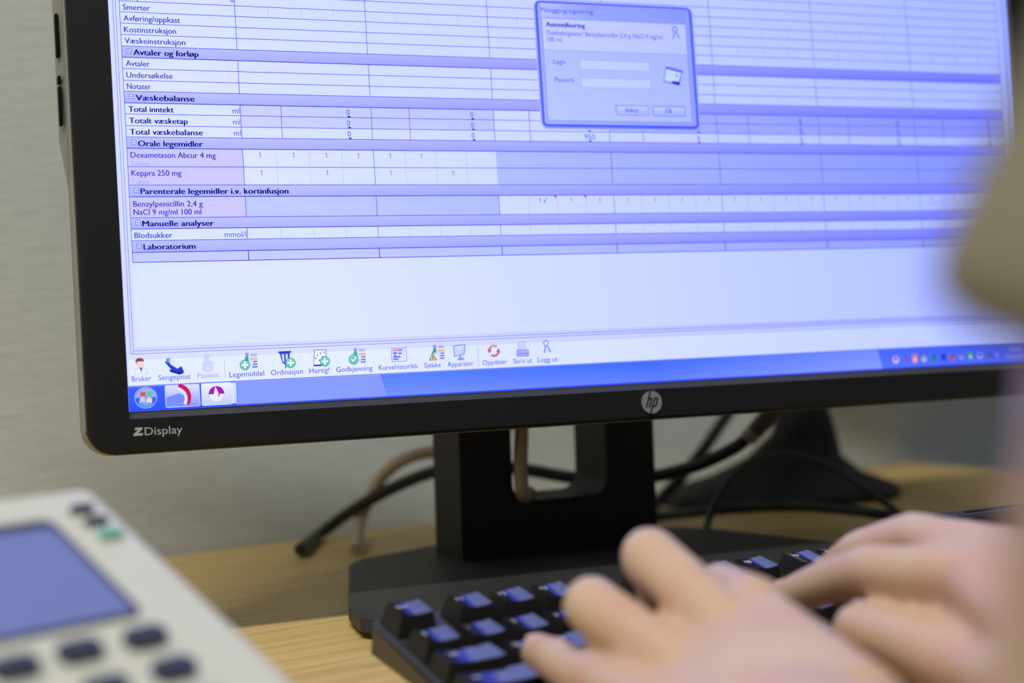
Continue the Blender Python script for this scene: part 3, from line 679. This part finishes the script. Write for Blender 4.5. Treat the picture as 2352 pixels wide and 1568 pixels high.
cable('mouse_cable', [at(1618, 1262, 0.94), at(1622, 1215, 0.985), at(1642, 1160, 1.0), at(1680, 1098, 1.01), at(1735, 1058, 1.02), at(1800, 1044, 1.03), at(1870, 1056, 1.04), at(1940, 1092, 1.05), at(2010, 1140, 1.06), at(2065, 1178, 1.065), atz(2110, 1212, 0.003)], 0.0024, M_CABLE, 'thin black cable arching high in front of the flared stand')
cable('keyboard_cable', [atz(1420, 1205, 0.004), atz(1500, 1188, 0.006), at(1600, 1176, 1.06), at(1720, 1166, 1.05), at(1830, 1163, 1.04), at(1940, 1170, 1.02), at(2040, 1184, 1.0), atz(2140, 1205, 0.004), atz(2300, 1235, 0.004)], 0.0036, M_CABLE, 'black cable lying low along the foot of the flared stand')
cable('power_cable', [at(1690, 925, 1.20), at(1655, 975, 1.20), at(1610, 1040, 1.195), at(1560, 1100, 1.185), at(1510, 1152, 1.175), atz(1470, 1196, 0.005)], 0.0046, M_CABLE, 'black cable dropping straight and slanting from behind the monitor to the desk')

# ------------------------------------------------------------------ keyboard
psi, tau, q = 0.4852, 0.257, 0.01905
kx = Vector((math.cos(psi), math.sin(psi), 0)); ky = Vector((-math.sin(psi) * math.cos(tau), math.cos(psi) * math.cos(tau), math.sin(tau))); kz = kx.cross(ky)
KF = Frame((-0.0523, 0.6115, 0.040), kx, ky, kz)                # origin: rear left corner of the Esc key top
kb = root('keyboard', (KF(0.16, -0.06).x, KF(0.16, -0.06).y, 0), 'black full-size keyboard with tall white-lettered keys under the typing hands, card reader at its rear', 'keyboard')
ga, gb, r0 = 0.3642, 0.3849, 0.2969
KT = 0.0090                                                      # key height above the deck
bm = bmesh.new()
prof = [(0.0045, -0.0095), (0.0045, -0.024), (-0.128, -0.0070), (-0.128, -0.0050)]
KW = 0.436
add_prism(bm, Frame(KF(-0.0045, 0, 0), ky, kz, kx), prof, 0.0, KW, 0.0022, 2)
case = obj('case', bm, M_KBCASE, kb, angle=0.5)
for a in (0.02, 0.40):
    bm = bmesh.new(); add_box(bm, Frame(KF(a, 0.0, 0), (kx.x, kx.y, 0), (-kx.y, kx.x, 0), (0, 0, 1)), -0.012, 0.012, -0.010, -0.003, -0.0400, -0.0235, 0.0006, 1)
    obj('fold_out_foot', bm, M_KBCASE, kb)
KEYTILT = lambda b: math.tan(math.radians(4.2 + 1.1 * min(4.0, -b)))
def keycap(a, b, w=1.0, d=1.0, legend=None):
    """tapered cap, top dished sideways; a,b = rear left corner of its top, in key units"""
    bm = bmesh.new(); a0, b1 = a * q, b * q; W_, D_ = w * q - 0.0058, d * q - 0.0055
    nu = 8; N = []
    kt = KEYTILT(b)
    def tz(t, s): return -0.0008 * (1 - (2 * t - 1) ** 2) + kt * (s - 0.5) * D_
    top = [[bm.verts.new(KF(a0 + W_ * i / nu, b1 - D_ * j / 4, tz(i / nu, j / 4))) for i in range(nu + 1)] for j in range(5)]
    for j in range(4):
        for i in range(nu): bm.faces.new((top[j][i], top[j + 1][i], top[j + 1][i + 1], top[j][i + 1]))
    per = [top[0][i] for i in range(nu + 1)] + [top[j][nu] for j in range(1, 5)] + [top[4][i] for i in range(nu - 1, -1, -1)] + [top[j][0] for j in range(3, 0, -1)]
    cxm, cym = a0 + W_ / 2, b1 - D_ / 2
    low = []
    for v in per:
        p = v.co - KF.o; x = p.dot(kx) - cxm; y = p.dot(ky) - cym
        low.append(bm.verts.new(KF(cxm + x * (W_ + 0.0046) / W_, cym + y * (D_ + 0.0046) / D_ - 0.0006, -KT - 0.0008)))
    lowset = set(low)
    for i in range(len(per)): bm.faces.new((per[i], low[i], low[(i + 1) % len(low)], per[(i + 1) % len(per)]))
    sides = [f for f in bm.faces if lowset.intersection(f.verts)]
    for f in sides: f.material_index = 1
    o = obj('key', bm, [M_KEY, M_KEYSIDE], kb, angle=0.6)
    if legend:
        ly = (ky - kz * kt).normalized(); lf = Frame(KF(a0, b1, -kt * 0.5 * D_), kx, ly, kx.cross(ly))
        cap = 0.0027 if len(legend) < 4 else 0.0020
        lb = raised_text(legend, lf, 0.0016, -0.0058, cap, -0.00045)
        obj('legend', lb, M_LEGEND, o, smooth=False)
    return o
def row(b, items, a=0.0, d=1.0):
    for it in items:
        w, lg = it if isinstance(it, tuple) else (1.0, it)
        if lg != '_': keycap(a, b, w, d, lg)
        a += w
row(0, ['Esc', (ga, '_'), 'F1', 'F2', 'F3', 'F4', (gb, '_'), 'F5', 'F6', 'F7', 'F8', (gb, '_'), 'F9', 'F10', 'F11', 'F12'])
row(-1 - r0, ['§', '1', '2', '3', '4', '5', '6', '7', '8', '9', '0', '+', "'", (2.0, 'Back')])
row(-2 - r0, [(1.5, 'Tab'), 'Q', 'W', 'E', 'R', 'T', 'Y', 'U', 'I', 'O', 'P', 'Å', (1.0, '^'), (1.5, 'Enter')])
row(-3 - r0, [(1.75, 'Caps'), 'A', 'S', 'D', 'F', 'G', 'H', 'J', 'K', 'L', 'Ø', 'Æ', '*', (1.25, 'Ent')])
row(-4 - r0, [(1.25, 'Shift'), '<', 'Z', 'X', 'C', 'V', 'B', 'N', 'M', ',', '.', '-', (2.75, 'Shift')])
row(-5 - r0, [(1.5, 'Ctrl'), (1.25, 'Win'), (1.25, 'Alt'), (6.0, None), (1.25, 'Alt'), (1.25, 'Fn'), (2.5, 'Ctrl')])
NAV = 15.5
row(0, ['PrtSc', 'ScrLk', 'Pause'], NAV); row(-1 - r0, ['Ins', 'Home', 'PgUp', (0.25, '_'), 'Num', '/', '*', '-'], NAV)
row(-2 - r0, ['Del', 'End', 'PgDn', (0.25, '_'), '7', '8', '9'], NAV); row(-3 - r0, [(3.25, '_'), '4', '5', '6'], NAV)
row(-4 - r0, [(1.0, '_'), '↑', (1.25, '_'), '1', '2', '3'], NAV); row(-5 - r0, ['←', '↓', '→', (0.25, '_'), (2.0, '0'), ','], NAV)
keycap(NAV + 6.25, -2 - r0, 1, 2, '+'); keycap(NAV + 6.25, -4 - r0, 1, 2, 'Ent')

# ------------------------------------------------------------------ telephone
PO = at(204, 1110, 0.49)
pdn = (at(690, 1568, 0.43) - PO); pdn.normalize()
pex = Vector((-pdn.y, pdn.x, 0)).normalized(); pez = pex.cross(-pdn).normalized()
PF = Frame(PO, pex, -pdn, pez)                                       # a to the phone's right, b up the slope, c out
def onphone(x, y):
    r = CX * ((x - 1176) / 3600.0) + CY * (-(y - 784) / 3600.0) + CF
    t = (PO - CAM_P).dot(pez) / r.dot(pez); p = CAM_P + r * t - PO
    return p.dot(PF.x), p.dot(PF.y)
PWD, PLN = 0.225, 0.165
front = PF(0, -PLN)
ph = root('desk_telephone', (PF(-PWD / 2, -PLN / 2).x, PF(-PWD / 2, -PLN / 2).y, 0), 'ivory desk telephone with sloping face, blue display and navy buttons, front left of the monitor', 'telephone')
bm = bmesh.new()
gp = [PF(a, b, 0) for a, b in rrect(-PWD, 0.0, -PLN, 0.0, 0.0045, 4)]
hi = [bm.verts.new(p) for p in gp]; lo = [bm.verts.new(Vector((p.x, p.y, 0.0))) for p in gp]
tf = bm.faces.new(hi); bm.faces.new(lo[::-1])
for i in range(len(hi)): bm.faces.new((lo[i], lo[(i + 1) % len(lo)], hi[(i + 1) % len(hi)], hi[i]))
bmesh.ops.bevel(bm, geom=list(tf.edges), offset=0.0042, segments=4, affect='EDGES', profile=0.5)
pbody = obj('body', bm, M_IVORY, ph, angle=0.6)
l1 = onphone(112, 1198); l2 = onphone(330, 1412); ra = (l1[0] + l2[0]) / 2; b_t, b_b = l1[1], l2[1]
bm = bmesh.new(); add_prism(bm, PF, rrect(ra - 0.108, ra, b_b, b_t, 0.003), -0.001, 0.0012, 0.0004, 2)
rim = obj('display_rim', bm, M_FRAMEDARK, ph)
bm = bmesh.new(); add_prism(bm, PF, rrect(ra - 0.105, ra - 0.0028, b_b + 0.0006, b_t - 0.0050, 0.0015), 0.0005, 0.0016)
obj('display', bm, M_LCD, ph, label='blue-grey display')
def pbutton(x, y, w, d, m, h=0.0032, label=None):
    a, b = onphone(x, y); bm = bmesh.new(); add_prism(bm, PF, rrect(a - w / 2, a + w / 2, b - d / 2, b + d / 2, min(w, d) * 0.3), -0.001, h, 0.0009, 3)
    obj('button', bm, m, ph, label=label)
for x, y in ((186, 1175), (219, 1203)): pbutton(x, y, 0.0078, 0.0024, M_NAVY, 0.0022)
pbutton(251, 1232, 0.0080, 0.0030, M_GREEN, 0.0022, label='mint green button')
for x, y in ((330, 1473), (180, 1505), (32, 1543)): pbutton(x, y, 0.0125, 0.0062, M_NAVY)
for x, y in ((396, 1545), (240, 1590), (90, 1640), (470, 1625), (300, 1680)): pbutton(x, y, 0.0125, 0.0062, M_NAVY)

# card reader: the raised rear right end of the keyboard, with its slot
dO = atz(2206, 1190, 0.045); ra0 = (dO - KF.o).dot(kx)
CF_ = Frame((KF.o.x, KF.o.y, 0), (kx.x, kx.y, 0), (-kx.y, kx.x, 0), (0, 0, 1))
bm = bmesh.new()
add_prism(bm, Frame(CF_(ra0, 0, 0), CF_.y, CF_.z, CF_.x), [(0.0030, 0.026), (0.0030, 0.0440), (0.0045, 0.0455), (0.0190, 0.0455), (0.0250, 0.040), (0.0250, 0.014), (0.0075, 0.014)], 0.0, 0.125, 0.0018, 3)
reader = obj('card_reader', bm, M_DEVICE, kb, angle=0.6, label='dark raised card reader at the rear of the keyboard')
bm = bmesh.new(); add_box(bm, CF_, ra0 + 0.014, ra0 + 0.112, 0.0105, 0.0135, 0.0452, 0.0458, 0.0002, 1)
obj('card_slot', bm, M_SLOT, reader)

# ------------------------------------------------------------------ person
person = root('person', (0.36, 0.12, -0.73), 'person in beige short-sleeved top at right edge, both hands typing on black keyboard', 'person')
bm = bmesh.new()
def finger(pts, rad):
    for i in range(len(pts) - 1): add_hull(bm, [(pts[i], rad[i]), (pts[i + 1], rad[i + 1])])
nails = []
# left hand (nearer the lens, little finger lowest)
lw = at(1850, 1715, 0.405)
mcp = [at(1738, 1392, 0.490), at(1678, 1450, 0.477), at(1582, 1552, 0.467), at(1502, 1628, 0.450)]
LH = [
    [mcp[0], at(1650, 1352, 0.545), at(1640, 1385, 0.572), at(1625, 1425, 0.590)],
    [mcp[1], at(1492, 1278, 0.523), at(1506, 1318, 0.553), at(1515, 1385, 0.570)],
    [mcp[2], at(1358, 1389, 0.510), at(1392, 1402, 0.540), at(1420, 1440, 0.560)],
    [mcp[3], at(1338, 1552, 0.508), at(1272, 1512, 0.536), at(1236, 1498, 0.556)]]
RAD = [[0.0098, 0.0092, 0.0084, 0.0072], [0.0102, 0.0102, 0.0088, 0.0076], [0.0098, 0.0097, 0.0084, 0.0072], [0.0090, 0.0083, 0.0076, 0.0067]]
for c, r in zip(LH, RAD): finger(c, r); nails.append((c[-2], c[-1], r[-1]))
wl = [lw + Vector((-0.014, -0.004, -0.004)), lw + Vector((0.014, 0.006, 0.004))]
for i in range(3): add_hull(bm, [(mcp[i] + Vector((0, 0, -0.003)), 0.0102), (mcp[i + 1] + Vector((0, 0, -0.003)), 0.0098), (wl[0], 0.017), (wl[1], 0.017)])
tb = [lw + Vector((0.014, 0.026, -0.004)), at(1868, 1530, 0.455), at(1868, 1500, 0.492), at(1838, 1470, 0.522)]
tb = [Vector(p) for p in tb]; tb[1].z = 0.037; tb[2].z = 0.035; tb[3].z = 0.033
finger(tb, [0.015, 0.0115, 0.0105, 0.0085]); nails.append((tb[2], tb[3], 0.0085))
# right hand (thumb towards the lens)
rw = at(2560, 1515, 0.425)
rm = [at(2250, 1332, 0.498), at(2285, 1282, 0.510), at(2320, 1275, 0.530), at(2345, 1300, 0.550)]
RH = [
    [rm[0], at(2000, 1308, 0.542), at(1885, 1342, 0.572), at(1808, 1372, 0.592)],
    [rm[1], at(2098, 1232, 0.558), at(1972, 1268, 0.584), at(1905, 1318, 0.604)],
    [rm[2], at(2170, 1240, 0.582), at(2060, 1268, 0.610), at(2000, 1300, 0.628)],
    [rm[3], at(2230, 1285, 0.590), at(2160, 1300, 0.612), at(2110, 1318, 0.628)]]
RADR = [[0.0104, 0.0092, 0.0083, 0.0072], [0.0104, 0.0090, 0.0082, 0.0072], [0.0100, 0.0088, 0.0080, 0.0070], [0.0095, 0.0082, 0.0074, 0.0066]]
for c, r in zip(RH, RADR): finger(c, r); nails.append((c[-2], c[-1], r[-1]))
wr = [rw + Vector((-0.004, -0.008, -0.008)), rw + Vector((0.010, 0.018, 0.006))]
for i in range(3): add_hull(bm, [(rm[i] + Vector((0, 0, -0.002)), 0.0120), (rm[i + 1] + Vector((0, 0, -0.002)), 0.0116), (wr[0], 0.017), (wr[1], 0.017)])
rt = [at(2450, 1625, 0.430), at(2258, 1558, 0.470), at(2085, 1478, 0.506), at(1975, 1446, 0.530)]
finger(rt, [0.0170, 0.0125, 0.0108, 0.0096]); nails.append((rt[2], rt[3], 0.0096, Vector((0.2, 0.75, 0.6))))
add_hull(bm, [(rt[0], 0.0170), (rm[0].lerp(wr[0], 0.45), 0.012), (wr[0], 0.017)])
add_hull(bm, [(rt[1].lerp(rt[2], 0.30) + Vector((0, 0.012, 0)), 0.0055), (rm[0].lerp(RH[0][1], 0.30) + Vector((0, 0.014, -0.003)), 0.0055), (rm[0] + Vector((0.002, 0.006, -0.004)), 0.008), (rt[1] + Vector((0.002, 0.008, 0)), 0.009)])
# arms, trunk, neck, head, legs
lel = Vector((0.0825, 0.205, 0.018)); lsh = Vector((0.134, 0.170, 0.285)); rel = Vector((0.440, 0.330, 0.010)); rsh = Vector((0.455, 0.330, 0.285))
lfm = lw.lerp(lel, 0.55) + Vector((0, 0, 0.012)); add_hull(bm, [(lw, 0.021), (lfm, 0.034)]); add_hull(bm, [(lfm, 0.034), (lel, 0.036)]); add_hull(bm, [(lel, 0.035), (lel.lerp(lsh, 0.5), 0.043), (lsh, 0.047)])
add_hull(bm, [(rw, 0.021), (rw.lerp(rel, 0.55), 0.034)]); add_hull(bm, [(rw.lerp(rel, 0.55), 0.034), (rel, 0.036)]); add_hull(bm, [(rel, 0.035), (rel.lerp(rsh, 0.5), 0.043), (rsh, 0.047)])
sx = (rsh - lsh).normalized(); fw = Vector((-sx.y, sx.x, 0))
mid = (lsh + rsh) / 2
hip = mid + Vector((0, 0, -0.53)) - fw * 0.05
def T(a, b, z): return mid + sx * a + fw * b + Vector((0, 0, z))
add_hull(bm, [(T(-0.11, -0.02, -0.02), 0.06), (T(0.11, -0.02, -0.02), 0.06), (T(-0.085, -0.02, -0.28), 0.075), (T(0.085, -0.02, -0.28), 0.075), (T(0, 0.035, -0.12), 0.07)])
add_hull(bm, [(T(-0.085, -0.02, -0.28), 0.075), (T(0.085, -0.02, -0.28), 0.075), (T(-0.10, -0.06, -0.50), 0.085), (T(0.10, -0.06, -0.50), 0.085)])
add_hull(bm, [(T(-0.11, -0.02, -0.02), 0.055), (lsh, 0.045)]); add_hull(bm, [(T(0.11, -0.02, -0.02), 0.055), (rsh, 0.045)])
add_hull(bm, [(T(0, -0.01, 0.0), 0.062), (T(0, 0.012, 0.11), 0.052)])
hd = T(0, 0.03, 0.22)
add_hull(bm, [(hd + Vector((0, 0, 0.025)) - fw * 0.02, 0.078), (hd + fw * 0.022 + Vector((0, 0, 0.03)), 0.066), (hd + fw * 0.052 + Vector((0, 0, -0.082)), 0.026), (hd - fw * 0.02 + Vector((0, 0, -0.04)), 0.058)])
add_hull(bm, [(hd + fw * 0.086 + Vector((0, 0, 0.012)), 0.008), (hd + fw * 0.106 + Vector((0, 0, -0.026)), 0.010), (hd + fw * 0.080 + Vector((0, 0, -0.028)), 0.014)])
add_hull(bm, [(hd + fw * 0.080 + sx * 0.016 + Vector((0, 0, -0.056)), 0.009), (hd + fw * 0.080 - sx * 0.016 + Vector((0, 0, -0.056)), 0.009), (hd + fw * 0.086 + Vector((0, 0, -0.056)), 0.010)])
for s in (-1, 1):
    add_hull(bm, [(hd + sx * s * 0.074 - fw * 0.006 + Vector((0, 0, 0.016)), 0.012), (hd + sx * s * 0.070 - fw * 0.004 + Vector((0, 0, -0.022)), 0.008)])
    hp = T(s * 0.09, -0.05, -0.56); kn = T(s * 0.12, 0.36, -0.55); an = T(s * 0.12, 0.34, -0.945)
    add_hull(bm, [(hp, 0.085), (kn, 0.058)]); add_hull(bm, [(kn, 0.056), (kn.lerp(an, 0.35), 0.055), (an, 0.036)])
    add_hull(bm, [(an + Vector((0, 0, -0.035)) - fw * 0.02, 0.032), (an + fw * 0.15 + Vector((0, 0, -0.05)), 0.022)])
body = obj('body', fuse(bm, 0.0022, 5), M_SKIN, person, angle=3.2)
for a, b, r, *up0 in nails:
    d = (b - a).normalized(); up = up0[0] if up0 else Vector((0, 0, 1)); up = up - d * d.dot(up); up.normalize(); sd = d.cross(up)
    bm = bmesh.new()
    bmesh.ops.create_uvsphere(bm, u_segments=12, v_segments=8, radius=1.0)
    c = b + up * (r * 0.78) + d * r * 0.12
    for v in bm.verts: v.co = c + d * (v.co.x * r * 0.72) + sd * (v.co.y * r * 0.62) + up * (v.co.z * r * 0.22)
    obj('fingernail', bm, M_NAIL, body)
for s in (-1, 1):
    bm = bmesh.new(); bmesh.ops.create_uvsphere(bm, u_segments=14, v_segments=10, radius=0.0115, matrix=Matrix.Translation(hd + fw * 0.078 + sx * s * 0.031 + Vector((0, 0, 0.018))))
    obj('eye', bm, mat('eye_white', (0.8, 0.8, 0.78), 0.2), body)
# short-sleeved top
bm = bmesh.new()
add_hull(bm, [(T(-0.11, -0.02, -0.02), 0.068), (T(0.11, -0.02, -0.02), 0.068), (T(-0.085, -0.02, -0.28), 0.085), (T(0.085, -0.02, -0.28), 0.085), (T(0, 0.040, -0.12), 0.078)])
add_hull(bm, [(T(-0.085, -0.02, -0.28), 0.085), (T(0.085, -0.02, -0.28), 0.085), (T(-0.10, -0.05, -0.52), 0.096), (T(0.10, -0.05, -0.52), 0.096)])
for s_, e_ in ((lsh, lel), (rsh, rel)):
    add_hull(bm, [(T(-0.11 if s_ is lsh else 0.11, -0.02, -0.02), 0.062), (s_, 0.056)])
    m_ = s_.lerp(e_, 0.535)
    ax = (e_ - s_).normalized(); p1 = ax.cross(Vector((0, 1, 0))).normalized(); p2 = ax.cross(p1)
    add_hull(bm, [(s_, 0.056), (s_.lerp(e_, 0.44), 0.0475)])
    add_hull(bm, [(s_.lerp(e_, 0.41), 0.047)] + [(m_ + (p1 * math.cos(k * 0.3927) + p2 * math.sin(k * 0.3927)) * 0.0500, 0.0065) for k in range(16)], 10, 6)
obj('tunic', fuse(bm, 0.004, 4), M_TUNIC, person, angle=3.2, label='beige short-sleeved top')
bm = bmesh.new()
for s in (-1, 1):
    hp = T(s * 0.09, -0.05, -0.56); kn = T(s * 0.12, 0.36, -0.55); an = T(s * 0.12, 0.34, -0.93)
    add_hull(bm, [(hp, 0.094), (kn, 0.067)]); add_hull(bm, [(kn, 0.067), (an, 0.055)])
add_hull(bm, [(T(-0.10, -0.06, -0.54), 0.098), (T(0.10, -0.06, -0.54), 0.098)])
obj('trousers', fuse(bm, 0.006, 4), M_TROUSER, person, angle=3.2)
bm = bmesh.new()
add_hull(bm, [(hd + Vector((0, 0, 0.036)) - fw * 0.026, 0.082), (hd + fw * 0.016 + Vector((0, 0, 0.052)), 0.060), (hd - fw * 0.045 + Vector((0, 0, -0.03)), 0.062)])
obj('hair', fuse(bm, 0.004, 4), M_HAIR, person, angle=3.2)
